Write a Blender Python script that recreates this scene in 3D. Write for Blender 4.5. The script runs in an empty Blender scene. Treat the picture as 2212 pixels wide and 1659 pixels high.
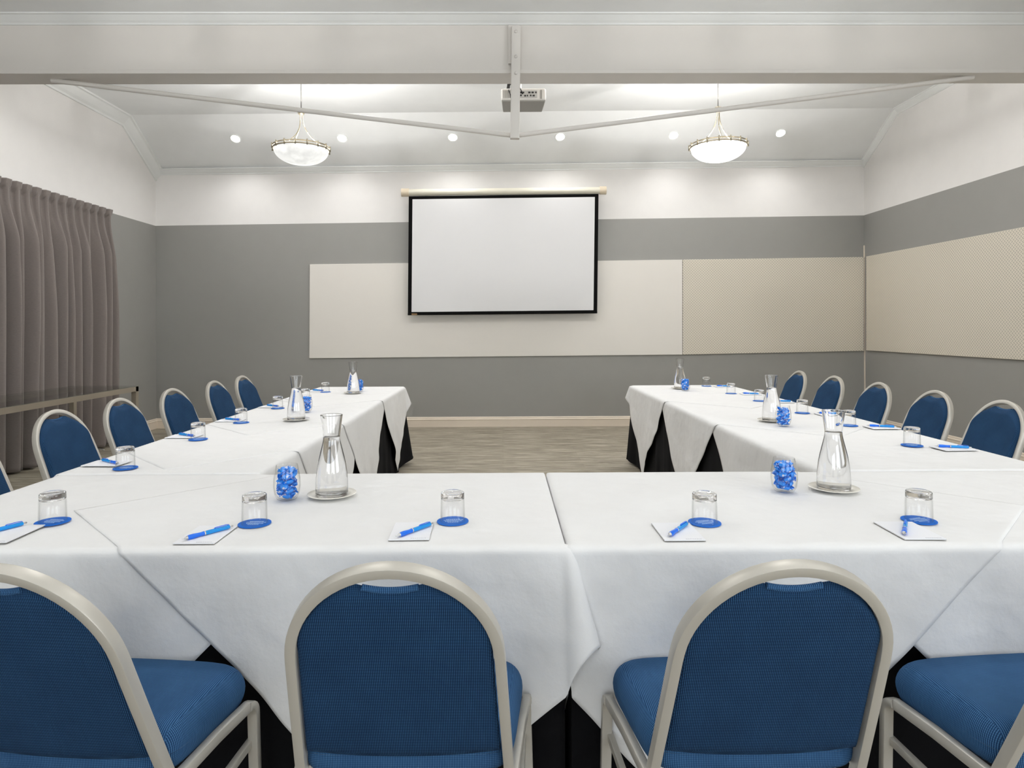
import bpy, math, random
from math import sin, cos, pi, sqrt, radians
from mathutils import Vector, Matrix, noise

S = bpy.context.scene
COL = S.collection
rnd = random.Random(7)

# ------------------------------------------------------------------ camera
F, HC, PX, PY, ROLL = 1400.0, 1.295, 1085.0, 708.0, -0.005
cam_d = bpy.data.cameras.new('camera')
cam_d.sensor_width = 36.0
cam_d.lens = F / 2212.0 * 36.0
cam_d.shift_x = (1106.0 - PX) / 2212.0
cam_d.shift_y = -(829.5 - PY) / 2212.0
cam_d.clip_start = 0.05
cam = bpy.data.objects.new('camera', cam_d)
COL.objects.link(cam)
R = Matrix.Rotation(pi / 2, 3, 'X') @ Matrix.Rotation(ROLL, 3, 'Z')
cam.matrix_world = Matrix.Translation((0, 0, HC)) @ R.to_4x4()
S.camera = cam

def ray(x, y):
    return R @ Vector(((x - PX) / F, -(y - PY) / F, -1.0))
def onZ(x, y, z):
    d = ray(x, y); t = (z - HC) / d.z
    return Vector((d.x * t, d.y * t, z))
def onY(x, y, Y):
    d = ray(x, y); t = Y / d.y
    return Vector((d.x * t, Y, HC + d.z * t))
def onX(x, y, X):
    d = ray(x, y); t = X / d.x
    return Vector((X, d.y * t, HC + d.z * t))

# ------------------------------------------------------------------ materials
def lin(r, g, b):
    f = lambda c: (c / 255 / 12.92) if c / 255 <= 0.04045 else ((c / 255 + 0.055) / 1.055) ** 2.4
    return (f(r), f(g), f(b), 1.0)
class NT:
    def __init__(s, name):
        s.m = bpy.data.materials.new(name); s.m.use_nodes = True
        s.t = s.m.node_tree; s.n = s.t.nodes; s.l = s.t.links
        s.bsdf = s.n['Principled BSDF']
    def node(s, typ, **kw):
        n = s.n.new(typ)
        for k, v in kw.items():
            if k.startswith('i_'):
                n.inputs[k[2:].replace('_', ' ')].default_value = v
            else:
                setattr(n, k, v)
        return n
    def link(s, a, b): s.l.new(a, b)
    def math(s, op, a, b=None, c=None):
        n = s.node('ShaderNodeMath', operation=op)
        for i, v in enumerate((a, b, c)):
            if v is None: continue
            if isinstance(v, (int, float)): n.inputs[i].default_value = v
            else: s.link(v, n.inputs[i])
        return n.outputs[0]
    def mix(s, fac, a, b):
        n = s.node('ShaderNodeMix', data_type='RGBA')
        if isinstance(fac, (int, float)): n.inputs[0].default_value = fac
        else: s.link(fac, n.inputs[0])
        for i, v in ((6, a), (7, b)):
            if isinstance(v, tuple): n.inputs[i].default_value = v
            else: s.link(v, n.inputs[i])
        return n.outputs[2]
    def obj_co(s):
        return s.node('ShaderNodeTexCoord').outputs['Object']
    def noise(s, scale, detail=3.0, vec=None, rough=0.5):
        n = s.node('ShaderNodeTexNoise'); n.inputs['Scale'].default_value = scale
        n.inputs['Detail'].default_value = detail; n.inputs['Roughness'].default_value = rough
        s.link(vec if vec is not None else s.obj_co(), n.inputs['Vector'])
        return n.outputs['Fac']
    def scaled(s, sx, sy, sz):
        n = s.node('ShaderNodeMapping'); n.inputs['Scale'].default_value = (sx, sy, sz)
        s.link(s.obj_co(), n.inputs['Vector']); return n.outputs[0]
    def bump(s, h, strength=0.2, dist=0.002):
        n = s.node('ShaderNodeBump'); n.inputs['Strength'].default_value = strength
        n.inputs['Distance'].default_value = dist
        s.link(h, n.inputs['Height']); s.link(n.outputs[0], s.bsdf.inputs['Normal'])
    def set(s, **kw):
        for k, v in kw.items():
            key = {'color': 'Base Color', 'rough': 'Roughness', 'metal': 'Metallic', 'ior': 'IOR', 'trans': 'Transmission Weight',
                   'emit': 'Emission Color', 'estr': 'Emission Strength', 'sheen': 'Sheen Weight', 'spec': 'Specular IOR Level', 'coat': 'Coat Weight', 'sss': 'Subsurface Weight'}[k]
            if isinstance(v, (int, float, tuple)): s.bsdf.inputs[key].default_value = v
            else: s.link(v, s.bsdf.inputs[key])
        return s

M = {}
def simple(name, col, rough=0.5, metal=0.0, var=0.03, nscale=6.0, bump=0.0, bscale=200, **kw):
    t = NT(name)
    f = t.noise(nscale)
    a = tuple(c * (1 - var) for c in col[:3]) + (1,); b = tuple(min(1, c * (1 + var)) for c in col[:3]) + (1,)
    t.set(color=t.mix(f, a, b), rough=rough, metal=metal, **kw)
    if bump: t.bump(t.noise(bscale, 2), bump, 0.001)
    M[name] = t.m
    return t
simple('paint_white', lin(236, 234, 232), 0.75, bump=0.15)
simple('paint_grey', lin(148, 147, 143), 0.6, var=0.03, bump=0.3, bscale=300)
simple('paint_ceiling', lin(234, 236, 236), 0.5)
simple('paint_cornice', lin(234, 236, 235), 0.4)
simple('paint_beam', lin(225, 221, 216), 0.45)
simple('baseboard_paint', lin(228, 216, 200), 0.35)
simple('whiteboard_face', lin(228, 224, 217), 0.55, var=0.01)
simple('screen_white', lin(222, 222, 223), 0.9, var=0.01)
simple('screen_black', lin(14, 14, 14), 0.9, spec=0.1)
simple('screen_case', lin(228, 224, 208), 0.35)
simple('screen_cap', lin(228, 214, 190), 0.35)
simple('bronze_label', lin(110, 80, 40), 0.4)
simple('chair_metal', lin(196, 192, 183), 0.38, metal=0.35, var=0.02)
simple('steel', lin(165, 155, 140), 0.4, metal=0.5)
simple('nickel', lin(150, 142, 124), 0.35, metal=0.9)
simple('cord_grey', lin(120, 118, 115), 0.5)
simple('projector_white', lin(228, 226, 222), 0.4)
simple('projector_grey', lin(165, 163, 158), 0.5)
simple('plastic_black', lin(22, 22, 24), 0.4)
simple('ports_silver', lin(190, 190, 188), 0.3, metal=0.5)
simple('saucer_white', lin(242, 239, 230), 0.2)
simple('coaster_blue', lin(12, 104, 205), 0.6, spec=0.2)
simple('coaster_print', lin(190, 220, 245), 0.6)
simple('pad_paper', lin(240, 241, 245), 0.7, var=0.01)
simple('pad_print', lin(190, 192, 200), 0.7)
simple('pad_card', lin(150, 145, 135), 0.7)
simple('pen_blue', lin(0, 105, 225), 0.3)
simple('pen_cyan', lin(0, 140, 220), 0.25)
simple('pen_silver', lin(200, 200, 200), 0.25, metal=0.8)
simple('black_cloth', lin(9, 9, 12), 0.95, sheen=0.0, spec=0.2, bump=0.3, bscale=400)
simple('table_top_wood', lin(150, 130, 105), 0.5)
simple('cable_white', lin(225, 225, 222), 0.5)

# white tablecloth : cotton with soft creases
t = NT('tablecloth_white')
big = t.noise(3.2, 3); fine = t.noise(900, 1); mid = t.noise(14, 4)
t.set(color=t.mix(mid, lin(233, 233, 233), lin(238, 238, 238)), rough=0.85, sheen=0.1)
h = t.math('ADD', t.math('MULTIPLY', big, 1.0), t.math('MULTIPLY', mid, 0.16))
h = t.math('ADD', h, t.math('MULTIPLY', fine, 0.01))
t.bump(h, 0.7, 0.035)
M['cloth'] = t.m

# blue woven upholstery: fine ribs and dots
def weave(name, base, dot, amt=1.0):
    t = NT(name)
    sp = t.node('ShaderNodeSeparateXYZ'); t.link(t.obj_co(), sp.inputs[0])
    p = 0.0034
    ns = t.node('ShaderNodeSeparateXYZ'); t.link(t.node('ShaderNodeTexCoord').outputs['Normal'], ns.inputs[0])
    side = t.math('GREATER_THAN', t.math('ABSOLUTE', ns.outputs[0]), 0.62); flat = t.math('SUBTRACT', 1.0, side)
    xa = t.math('ADD', t.math('MULTIPLY', sp.outputs[0], flat), t.math('MULTIPLY', sp.outputs[1], side))
    wx = t.math('SINE', t.math('MULTIPLY', xa, 2 * pi / p))
    yz = t.math('ADD', t.math('MULTIPLY', sp.outputs[1], flat), sp.outputs[2])
    row = t.math('SINE', t.math('MULTIPLY', yz, 2 * pi / (p * 1.25)))
    ribs = t.math('MULTIPLY_ADD', wx, 0.5, 0.5)
    dots = t.math('MULTIPLY', ribs, t.math('MULTIPLY_ADD', row, 0.5, 0.5))
    v = t.math('MULTIPLY_ADD', dots, 0.35, t.math('MULTIPLY', ribs, 0.6))
    v = t.math('MULTIPLY', v, t.math('MULTIPLY_ADD', t.noise(9, 3), 0.8, 0.6))
    t.set(color=t.mix(t.math('MULTIPLY', v, amt), base, dot), rough=0.9, sheen=0.0, spec=0.15)
    t.bump(v, 0.5, 0.0012)
    M[name] = t.m
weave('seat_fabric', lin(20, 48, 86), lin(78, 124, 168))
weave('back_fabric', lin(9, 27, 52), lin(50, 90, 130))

# floor: greige planks with long streaks
t = NT('floor_planks')
s1 = t.noise(1.0, 6, t.scaled(2.2, 24, 1), 0.65)
s2 = t.noise(1.0, 4, t.scaled(7, 90, 1), 0.6)
br = t.node('ShaderNodeTexBrick'); br.offset = 0.37
t.link(t.obj_co(), br.inputs['Vector'])
for k, v in (('Scale', 1.0), ('Mortar Size', 0.002), ('Brick Width', 1.2), ('Row Height', 0.15), ('Mortar Smooth', 0.2), ('Bias', 0.0)):
    br.inputs[k].default_value = v
br.inputs['Color1'].default_value = (0.46, 0.46, 0.46, 1); br.inputs['Color2'].default_value = (0.56, 0.56, 0.56, 1); br.inputs['Mortar'].default_value = (0.4, 0.4, 0.4, 1)
v = t.math('ADD', t.math('MULTIPLY', s1, 0.65), t.math('MULTIPLY', s2, 0.45))
v = t.math('ADD', v, t.math('MULTIPLY', br.outputs['Color'], 0.35))
cr = t.node('ShaderNodeValToRGB'); t.link(v, cr.inputs[0])
cr.color_ramp.elements[0].position = 0.52; cr.color_ramp.elements[0].color = lin(70, 62, 51)
cr.color_ramp.elements[1].position = 0.92; cr.color_ramp.elements[1].color = lin(200, 192, 176)
e = cr.color_ramp.elements.new(0.7); e.color = lin(138, 130, 114)
t.set(color=cr.outputs[0], rough=0.5); t.bump(s2, 0.1, 0.001)
M['floor'] = t.m

# patterned pinboard wallpaper: little alternating bars
def pattern(name, ax):
    t = NT(name)
    sp = t.node('ShaderNodeSeparateXYZ'); t.link(t.obj_co(), sp.inputs[0])
    a, b = sp.outputs[ax], sp.outputs[2]
    k = 1 / 0.025
    u = t.math('MULTIPLY', t.math('ADD', a, b), k * 0.7071); v = t.math('MULTIPLY', t.math('SUBTRACT', a, b), k * 0.7071)
    par = t.math('MODULO', t.math('ADD', t.math('FLOOR', u), t.math('FLOOR', v)), 2.0)
    par = t.math('ABSOLUTE', par)
    fu = t.math('ABSOLUTE', t.math('SUBTRACT', t.math('FRACT', u), 0.5)); fv = t.math('ABSOLUTE', t.math('SUBTRACT', t.math('FRACT', v), 0.5))
    sel = t.math('ADD', t.math('MULTIPLY', fu, par), t.math('MULTIPLY', fv, t.math('SUBTRACT', 1.0, par)))
    oth = t.math('ADD', t.math('MULTIPLY', fv, par), t.math('MULTIPLY', fu, t.math('SUBTRACT', 1.0, par)))
    bar = t.math('MULTIPLY', t.math('LESS_THAN', sel, 0.17), t.math('LESS_THAN', oth, 0.46))
    t.set(color=t.mix(bar, lin(222, 214, 200), lin(176, 172, 158)), rough=0.8)
    M[name] = t.m
pattern('pattern_back', 0); pattern('pattern_side', 1)

t = NT('curtain_fabric')
t.set(color=t.mix(t.noise(1, 3, t.scaled(60, 60, 400)), lin(106, 98, 94), lin(134, 125, 120)), rough=0.9, sheen=0.3)
t.bump(t.noise(1, 2, t.scaled(300, 300, 900)), 0.3, 0.001)
M['curtain'] = t.m

t = NT('clear_glass'); t.set(color=(1, 1, 1, 1), rough=0.0, trans=1.0, ior=1.47); M['glass'] = t.m
def thin_glass(name, tint, edge, refl=1.0):
    t = NT(name)
    lw_ = t.node('ShaderNodeLayerWeight'); lw_.inputs[0].default_value = 0.5
    tr = t.node('ShaderNodeBsdfTransparent'); gl = t.node('ShaderNodeBsdfGlossy'); gl.inputs['Roughness'].default_value = 0.01
    t.link(t.mix(t.math('POWER', lw_.outputs['Facing'], 4.0), tint, edge), tr.inputs[0])
    mx = t.node('ShaderNodeMixShader'); t.link(t.math('MULTIPLY', t.math('MULTIPLY_ADD', t.math('POWER', lw_.outputs['Facing'], 5.0), .96, .04), refl), mx.inputs[0]); t.link(tr.outputs[0], mx.inputs[1]); t.link(gl.outputs[0], mx.inputs[2])
    t.link(mx.outputs[0], t.n['Material Output'].inputs[0]); M[name] = t.m
thin_glass('thin_glass', (.99, .99, .99, 1), (.80, .81, .80, 1), .6)
t = NT('water'); t.set(color=(1, 1, 1, 1), rough=0.0, trans=1.0, ior=1.33); M['water'] = t.m
thin_glass('table_glass', (.97, .99, .98, 1), (.94, .98, .965, 1), 1.0)
t = NT('window_glass'); t.set(color=lin(235, 245, 250), rough=0.0, trans=1.0, ior=1.3); M['window_glass'] = t.m

t = NT('sweet_wrapper')
c = t.noise(70, 2)
t.set(color=t.mix(t.math('GREATER_THAN', c, 0.61), lin(8, 138, 240), lin(214, 220, 238)), rough=0.22, metal=0.1, spec=0.8)
t.bump(t.noise(220, 3), 0.5, 0.002)
M['sweet'] = t.m

def emis(name, col, st, marble=False):
    t = NT(name)
    if marble:
        f = t.noise(9, 3, None, 0.6)
        c = t.mix(t.math('MULTIPLY_ADD', f, 3.0, -1.0), tuple(x * 0.72 for x in col[:3]) + (1,), col)
        t.set(color=(.25, .25, .25, 1), emit=c, estr=st, rough=0.35)
    else:
        t.set(color=(0.9, 0.9, 0.9, 1), emit=col, estr=st, rough=0.4)
    M[name] = t.m
emis('downlight_glow', lin(255, 248, 236), 14.0)
emis('bowl_dim', lin(250, 250, 246), 0.78, True)
emis('bowl_bright', lin(255, 255, 252), 2.6)

# ------------------------------------------------------------------ mesh helpers
class MB:
    def __init__(s): s.v = []; s.f = []; s.mi = []; s.cur = 0
    def add(s, vs, fs):
        o = len(s.v); s.v += [tuple(v) for v in vs]; s.f += [tuple(i + o for i in f) for f in fs]; s.mi += [s.cur] * len(fs)
        return s
    def box(s, x0, x1, y0, y1, z0, z1):
        v = [(x, y, z) for z in (z0, z1) for y in (y0, y1) for x in (x0, x1)]
        return s.add(v, [(0, 2, 3, 1), (4, 5, 7, 6), (0, 1, 5, 4), (2, 6, 7, 3), (0, 4, 6, 2), (1, 3, 7, 5)])
    def hexa(s, p):   # 8 points, bottom 4 ccw then top 4 ccw
        return s.add(p, [(3, 2, 1, 0), (4, 5, 6, 7), (0, 1, 5, 4), (1, 2, 6, 5), (2, 3, 7, 6), (3, 0, 4, 7)])
    def grid(s, nu, nv, fn, closed_u=False):
        vs = [fn(i / (nu if closed_u else nu - 1), j / (nv - 1)) for j in range(nv) for i in range(nu)]
        fs = []
        for j in range(nv - 1):
            for i in range(nu if closed_u else nu - 1):
                a = j * nu + i; b = j * nu + (i + 1) % nu
                fs.append((a, b, b + nu, a + nu))
        return s.add(vs, fs)
    def lathe(s, prof, n=40, c=(0, 0, 0)):
        vs = [(c[0] + r * cos(2 * pi * i / n), c[1] + r * sin(2 * pi * i / n), c[2] + z) for r, z in prof for i in range(n)]
        fs = [(j * n + i, j * n + (i + 1) % n, (j + 1) * n + (i + 1) % n, (j + 1) * n + i) for j in range(len(prof) - 1) for i in range(n)]
        if abs(prof[0][0]) < .001: fs.append(tuple(range(n))[::-1])
        if abs(prof[-1][0]) < .001: fs.append(tuple((len(prof) - 1) * n + i for i in range(n)))
        return s.add(vs, fs)
    def tube(s, pts, w, d=None, n=8, side=None, rnd_=0.35, caps=True):
        """sweep: round (n sides) if d is None, else rounded rectangle w (along side) x d"""
        pts = [Vector(p) for p in pts]; rings = []
        for i, p in enumerate(pts):
            a = pts[max(i - 1, 0)]; b = pts[min(i + 1, len(pts) - 1)]
            tg = (b - a).normalized()
            ref = Vector(side(i)) if callable(side) else (Vector(side) if side else (Vector((0, 0, 1)) if abs(tg.z) < 0.9 else Vector((0, 1, 0))))
            s1 = (ref - tg * ref.dot(tg)).normalized(); s2 = tg.cross(s1)
            if d is None:
                ring = [p + s1 * (w * cos(2 * pi * k / n)) + s2 * (w * sin(2 * pi * k / n)) for k in range(n)]
            else:
                ring = []; r = min(w, d) * rnd_ / 1.0
                for cx, cy, a0 in ((1, 1, 0), (-1, 1, pi / 2), (-1, -1, pi), (1, -1, 3 * pi / 2)):
                    for k in range(3):
                        an = a0 + k * pi / 4
                        ring.append(p + s1 * (cx * (w / 2 - r) + r * cos(an)) + s2 * (cy * (d / 2 - r) + r * sin(an)))
            rings.append(ring)
        m = len(rings[0]); vs = [v for r_ in rings for v in r_]
        fs = [(j * m + i, j * m + (i + 1) % m, (j + 1) * m + (i + 1) % m, (j + 1) * m + i) for j in range(len(rings) - 1) for i in range(m)]
        if caps: fs += [tuple(range(m))[::-1], tuple((len(rings) - 1) * m + i for i in range(m))]
        return s.add(vs, fs)
    def build(s, name, mats, parent=None, smooth=False, loc=None, angle=40, fix=True):
        me = bpy.data.meshes.new(name); me.from_pydata(s.v, [], s.f)
        if isinstance(mats, str): mats = [mats]
        for m in mats: me.materials.append(M[m])
        if len(mats) > 1: me.polygons.foreach_set('material_index', s.mi)
        if fix:
            import bmesh
            bm = bmesh.new(); bm.from_mesh(me); bmesh.ops.remove_doubles(bm, verts=bm.verts, dist=1e-6); bmesh.ops.recalc_face_normals(bm, faces=bm.faces)
            if smooth:
                for e in bm.edges:
                    if len(e.link_faces) == 2 and e.calc_face_angle(0) > radians(angle): e.smooth = False
            bm.to_mesh(me); bm.free()
        if smooth: me.polygons.foreach_set('use_smooth', [True] * len(me.polygons))
        me.update()
        o = bpy.data.objects.new(name, me); COL.objects.link(o)
        if parent: o.parent = parent
        if loc: o.location = loc
        return o
def tag(o, label=None, cat=None, group=None, kind=None):
    if label: o['label'] = label
    if cat: o['category'] = cat
    if group: o['group'] = group
    if kind: o['kind'] = kind
    return o
def empty(name, loc, rz=0.0):
    o = bpy.data.objects.new(name, None); COL.objects.link(o); o.empty_display_size = 0.05
    o.location = loc; o.rotation_euler = (0, 0, rz); return o
def copy_tree(o, parent=None):
    c = o.copy(); COL.objects.link(c)
    if parent: c.parent = parent
    for ch in [x for x in KIDS.get(o.name, [])]:
        copy_tree_child(ch, c)
    return c
def copy_tree_child(o, parent):
    c = o.copy(); COL.objects.link(c); c.parent = parent
    for ch in list(o.children): copy_tree_child(ch, c)
KIDS = {}
def remember(o): KIDS[o.name] = list(o.children); return o
def structure(o): o['kind'] = 'structure'; return o
def bevel(o, w, seg=2, ang=40):
    m = o.modifiers.new('bevel', 'BEVEL'); m.width = w; m.segments = seg; m.limit_method = 'ANGLE'; m.angle_limit = radians(ang)
    return o

# ------------------------------------------------------------------ room shell
YB = 8.5; XL, XR = -4.54, 4.754; YR = -3.6; T = 0.15
BL, BR = Vector((XL, YB, 0)), Vector((XR, YB, 0))
pzL, pzR = onY(337, 488, YB).z, onY(1868, 465, YB).z       # paint line heights at the two corners
czL, czR = 3.37, 3.44                                      # ceiling at back wall
fzL, fzR = 3.86, 3.90; YF = 7.75                           # flat part of far ceiling and its fold
ZN = 3.40                                                  # near ceiling
def wall_z(x, l, r): return l + (r - l) * (x - XL) / (XR - XL)

w = MB()
w.cur = 0; w.hexa([(XL - T, YB, 0), (XR + T, YB, 0), (XR + T, YB + T, 0), (XL - T, YB + T, 0), (XL - T, YB, pzL), (XR + T, YB, pzR), (XR + T, YB + T, pzR), (XL - T, YB + T, pzL)])
w.cur = 1; w.hexa([(XL - T, YB, pzL), (XR + T, YB, pzR), (XR + T, YB + T, pzR), (XL - T, YB + T, pzL), (XL - T, YB, 4.1), (XR + T, YB, 4.1), (XR + T, YB + T, 4.1), (XL - T, YB + T, 4.1)])
structure(w.build('wall_back', ['paint_grey', 'paint_white'], fix=False))
for nm, x, xo, pz in (('wall_left', XL, XL - T, pzL), ('wall_right', XR, XR + T, pzR)):
    w = MB()
    a, b = min(x, xo), max(x, xo)
    w.cur = 0; w.box(a, b, YR, YB, 0, pz)
    w.cur = 1; w.box(a, b, YR, YB, pz, 4.1)
    structure(w.build(nm, ['paint_grey', 'paint_white'], fix=False))
w = MB()  # rear wall; for fill light, two added unseen window openings
fill_wins = [(-3.4, -0.6), (0.8, 3.6)]; wz0, wz1 = 0.9, 2.7
xs = [XL - T] + [v for p in fill_wins for v in p] + [XR + T]
for i in range(0, len(xs), 2): w.box(xs[i], xs[i + 1], YR - T, YR, 0, 4.1)
for a, b in fill_wins: w.box(a, b, YR - T, YR, 0, wz0); w.box(a, b, YR - T, YR, wz1, 4.1)
structure(w.build('wall_rear', 'paint_white'))
for i, (a, b) in enumerate(fill_wins):
    w = MB(); fw = 0.06
    w.box(a, b, YR - 0.1, YR - 0.04, wz0, wz0 + fw).box(a, b, YR - 0.1, YR - 0.04, wz1 - fw, wz1)
    for x in (a, (a + b) / 2 - fw / 2, b - fw): w.box(x, x + fw, YR - 0.1, YR - 0.04, wz0, wz1)
    fr = structure(w.build('window_%d' % (i + 1), 'paint_cornice'))
    MB().box(a + fw, b - fw, YR - 0.075, YR - 0.069, wz0 + fw, wz1 - fw).build('pane', 'window_glass', fr)
w = MB()  # unseen side window, added to brighten the left wall and ceiling
for a, b in ((-2.3, -2.24), (-.93, -.87), (.44, .5)): w.box(XR - .05, XR - .005, a, b, wz0, wz1)
w.box(XR - .05, XR - .005, -2.3, .5, wz0, wz0 + .06).box(XR - .05, XR - .005, -2.3, .5, wz1 - .06, wz1)
fr = structure(w.build('window_3', 'paint_cornice'))
MB().box(XR - .03, XR - .024, -2.24, .44, wz0 + .06, wz1 - .06).build('pane', 'window_glass', fr)
structure(MB().box(XL - T, XR + T, YR - T, YB + T, -0.1, 0).build('floor', 'floor'))
# beam position: front lower edge follows the photograph's line
BZ = 3.02
pL, pR = onZ(0, 160, BZ), onZ(2212, 158, BZ)
sl = (pR.y - pL.y) / (pR.x - pL.x); BT = 0.19
def beamY(x): return pL.y + sl * (x - pL.x)
# ceiling: near flat, far flat, far raked
c = MB()
yl, yr = beamY(XL - T) + 0.02, beamY(XR + T) + 0.02
c.hexa([(XL - T, YR - T, ZN), (XR + T, YR - T, ZN), (XR + T, yr, ZN), (XL - T, yl, ZN), (XL - T, YR - T, ZN + .08), (XR + T, YR - T, ZN + .08), (XR + T, yr, ZN + .08), (XL - T, yl, ZN + .08)])
c.hexa([(XL - T, yl + BT - .06, fzL), (XR + T, yr + BT - .06, fzR), (XR + T, YF, fzR), (XL - T, YF, fzL), (XL - T, yl + BT - .06, 4.06), (XR + T, yr + BT - .06, 4.06), (XR + T, YF, 4.06), (XL - T, YF, 4.06)])
c.hexa([(XL - T, YF, fzL), (XR + T, YF, fzR), (XR + T, YB, czR), (XL - T, YB, czL), (XL - T, YF, 4.06), (XR + T, YF, 4.06), (XR + T, YB, 4.06), (XL - T, YB, 4.06)])
structure(c.build('ceiling', 'paint_ceiling', fix=False))
# beam
b = MB()
def byz(x, dy, z): return (x, beamY(x) + dy, z)
x0, x1 = XL, XR
b.hexa([byz(x0, 0, BZ), byz(x1, 0, BZ), byz(x1, BT, BZ), byz(x0, BT, BZ), byz(x0, 0, 4.06), byz(x1, 0, 4.06), byz(x1, BT, 4.06), byz(x0, BT, 4.06)])
beam = structure(bevel(b.build('trim_1', 'paint_beam'), 0.004))
b = MB(); b.hexa([byz(x0, -.012, BZ - .002), byz(x1, -.012, BZ - .002), byz(x1, .0, BZ - .002), byz(x0, .0, BZ - .002), byz(x0, -.012, BZ + .026), byz(x1, -.012, BZ + .026), byz(x1, .0, BZ + .026), byz(x0, .0, BZ + .026)])
bevel(b.build('edge_strip', 'paint_beam', beam), 0.003)
# cornices: profile swept between points; out = direction away from wall, up-vector z
PROF = [(0, -.085), (.012, -.085), (.014, -.07), (.03, -.055), (.05, -.03), (.062, -.014), (.078, -.012), (.08, 0), (0, 0)]
def cornice(name, pts, out, sc=1.0, k=1.0, mat='paint_cornice'):
    m = MB(); o = Vector(out)
    rings = []
    for p in pts:
        p = Vector(p); rings.append([p + o * (a * sc) + Vector((0, 0, (bz + 0.0) * sc * k)) for a, bz in PROF])
    n = len(PROF); vs = [v for r_ in rings for v in r_]
    fs = [(j * n + i, j * n + (i + 1) % n, (j + 1) * n + (i + 1) % n, (j + 1) * n + i) for j in range(len(rings) - 1) for i in range(n)]
    m.add(vs, fs); return structure(m.build(name, mat))
cornice('trim_2', [(XL, YB, czL + .02), (XR, YB, czR + .02)], (0, -1, 0), 0.85, 1.0)
cornice('trim_3', [(XL, YB, czL), (XL, YF, fzL), (XL, beamY(XL) + BT, fzL)], (1, 0, 0), 1.5)
cornice('trim_4', [(XR, YB, czR), (XR, YF, fzR), (XR, beamY(XR) + BT, fzR)], (-1, 0, 0), 0.85)
cornice('trim_5', [(XL, beamY(XL), ZN), (XR, beamY(XR), ZN)], (0, -1, 0), 1.0, 0.62)
cornice('trim_6', [(XL, beamY(XL), ZN), (XL, YR, ZN)], (1, 0, 0))
cornice('trim_7', [(XR, beamY(XR), ZN), (XR, YR, ZN)], (-1, 0, 0))
# baseboards
def board(name, p, q, out):
    m = MB(); p = Vector(p); q = Vector(q); o = Vector(out)
    pr = [(0, 0), (.016, 0), (.016, .088), (.02, .092), (.02, .1), (.012, .108), (.012, .122), (.004, .13), (0, .13)]
    rings = [[a + o * u + Vector((0, 0, z)) for u, z in pr] for a in (p, q)]
    n = len(pr); m.add([v for r_ in rings for v in r_], [(i, (i + 1) % n, n + (i + 1) % n, n + i) for i in range(n)])
    return structure(m.build(name, 'baseboard_paint'))
board('baseboard_back', (XL, YB, 0), (XR, YB, 0), (0, -1, 0))
board('baseboard_left', (XL, YR, 0), (XL, YB, 0), (1, 0, 0))
board('baseboard_right', (XR, YR, 0), (XR, YB, 0), (-1, 0, 0))
board('baseboard_rear', (XL, YR, 0), (XR, YR, 0), (0, 1, 0))
# thin corner bead at right corner
structure(MB().box(XR - .012, XR, YB - .012, YB, 0.13, 2.35).build('trim_8', 'baseboard_paint'))

# ------------------------------------------------------------------ wall panels
def wall_panel(name, quad, y0, th, mat, label, cat):
    p = [onY(x, y, y0) for x, y in quad]   # BL, BR, TR, TL
    m = MB(); back = Vector((0, th, 0))
    m.hexa([p[0], p[1], p[1] + back, p[0] + back, p[3], p[2], p[2] + back, p[3] + back])
    return tag(bevel(m.build(name, mat), 0.002, 1), label, cat)
wall_panel('whiteboard', [(668, 774), (1474, 766), (1474, 561), (669, 571)], YB - .022, .021, 'whiteboard_face', 'long off-white writing board on the grey back wall, behind the projection screen', 'whiteboard')
wall_panel('patterned_pinboard', [(1475, 766), (1866, 758), (1867, 555), (1475, 561)], YB - .022, .021, 'pattern_back', 'beige patterned pinboard on the back wall, right of the off-white board', 'pinboard')
p = [onX(1871, 757, XR - .022), onX(2212, 778, XR - .022), onX(2212, 490, XR - .022), onX(1871, 554, XR - .022)]
def ext(a, b_, Y): t_ = (Y - a.y) / (b_.y - a.y); return a + (b_ - a) * t_
q0, q1 = ext(p[0], p[1], 2.2), ext(p[3], p[2], 2.2); th = Vector((.021, 0, 0))
q0.z = max(q0.z, p[1].z - .03)
m = MB(); m.hexa([p[0], q0, q0 + th, p[0] + th, p[3], q1, q1 + th, p[3] + th])
tag(bevel(m.build('patterned_pinboard', 'pattern_side'), 0.002, 1), 'beige patterned pinboard running along the right-hand side wall', 'pinboard')

# projection screen
YS = YB - .15
scr = empty('projection_screen', onY(1088, 680, YS - 0.0))
scr.matrix_world = Matrix.Translation(scr.location)
sl_ = scr.location.copy()
def L(v): return Vector(v) - sl_
def quadslab(name, quad, y, th, mat, par, origin):
    p = [onY(a, b_, y) - origin for a, b_ in quad]; bk = Vector((0, th, 0))
    m = MB(); m.hexa([p[0], p[1], p[1] + bk, p[0] + bk, p[3], p[2], p[2] + bk, p[3] + bk]); return m.build(name, mat, par)
quadslab('black_border', [(881, 681), (1290, 677), (1293, 419), (883, 424)], YS + .002, .002, 'screen_black', scr, sl_)
quadslab('screen_fabric', [(889, 674), (1282, 670), (1285, 425.5), (891, 430.5)], YS - .0005, .002, 'screen_white', scr, sl_)
bar_a, bar_b = onY(881, 678.5, YS) - sl_, onY(1290, 674.5, YS) - sl_
MB().tube([bar_a, bar_b], .024, .018, side=(0, 0, 1)).build('weight_bar', 'screen_black', scr, True)
quadslab('name_plate', [(889, 681), (901, 681), (901, 677), (889, 677)], YS - .013, .002, 'bronze_label', scr, sl_)
ha, hb = onY(884, 416, YS + .02) - sl_, onY(1295, 411.5, YS + .02) - sl_
MB().tube([ha, hb], .044, None, 20).build('housing', 'screen_case', scr, True)
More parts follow.
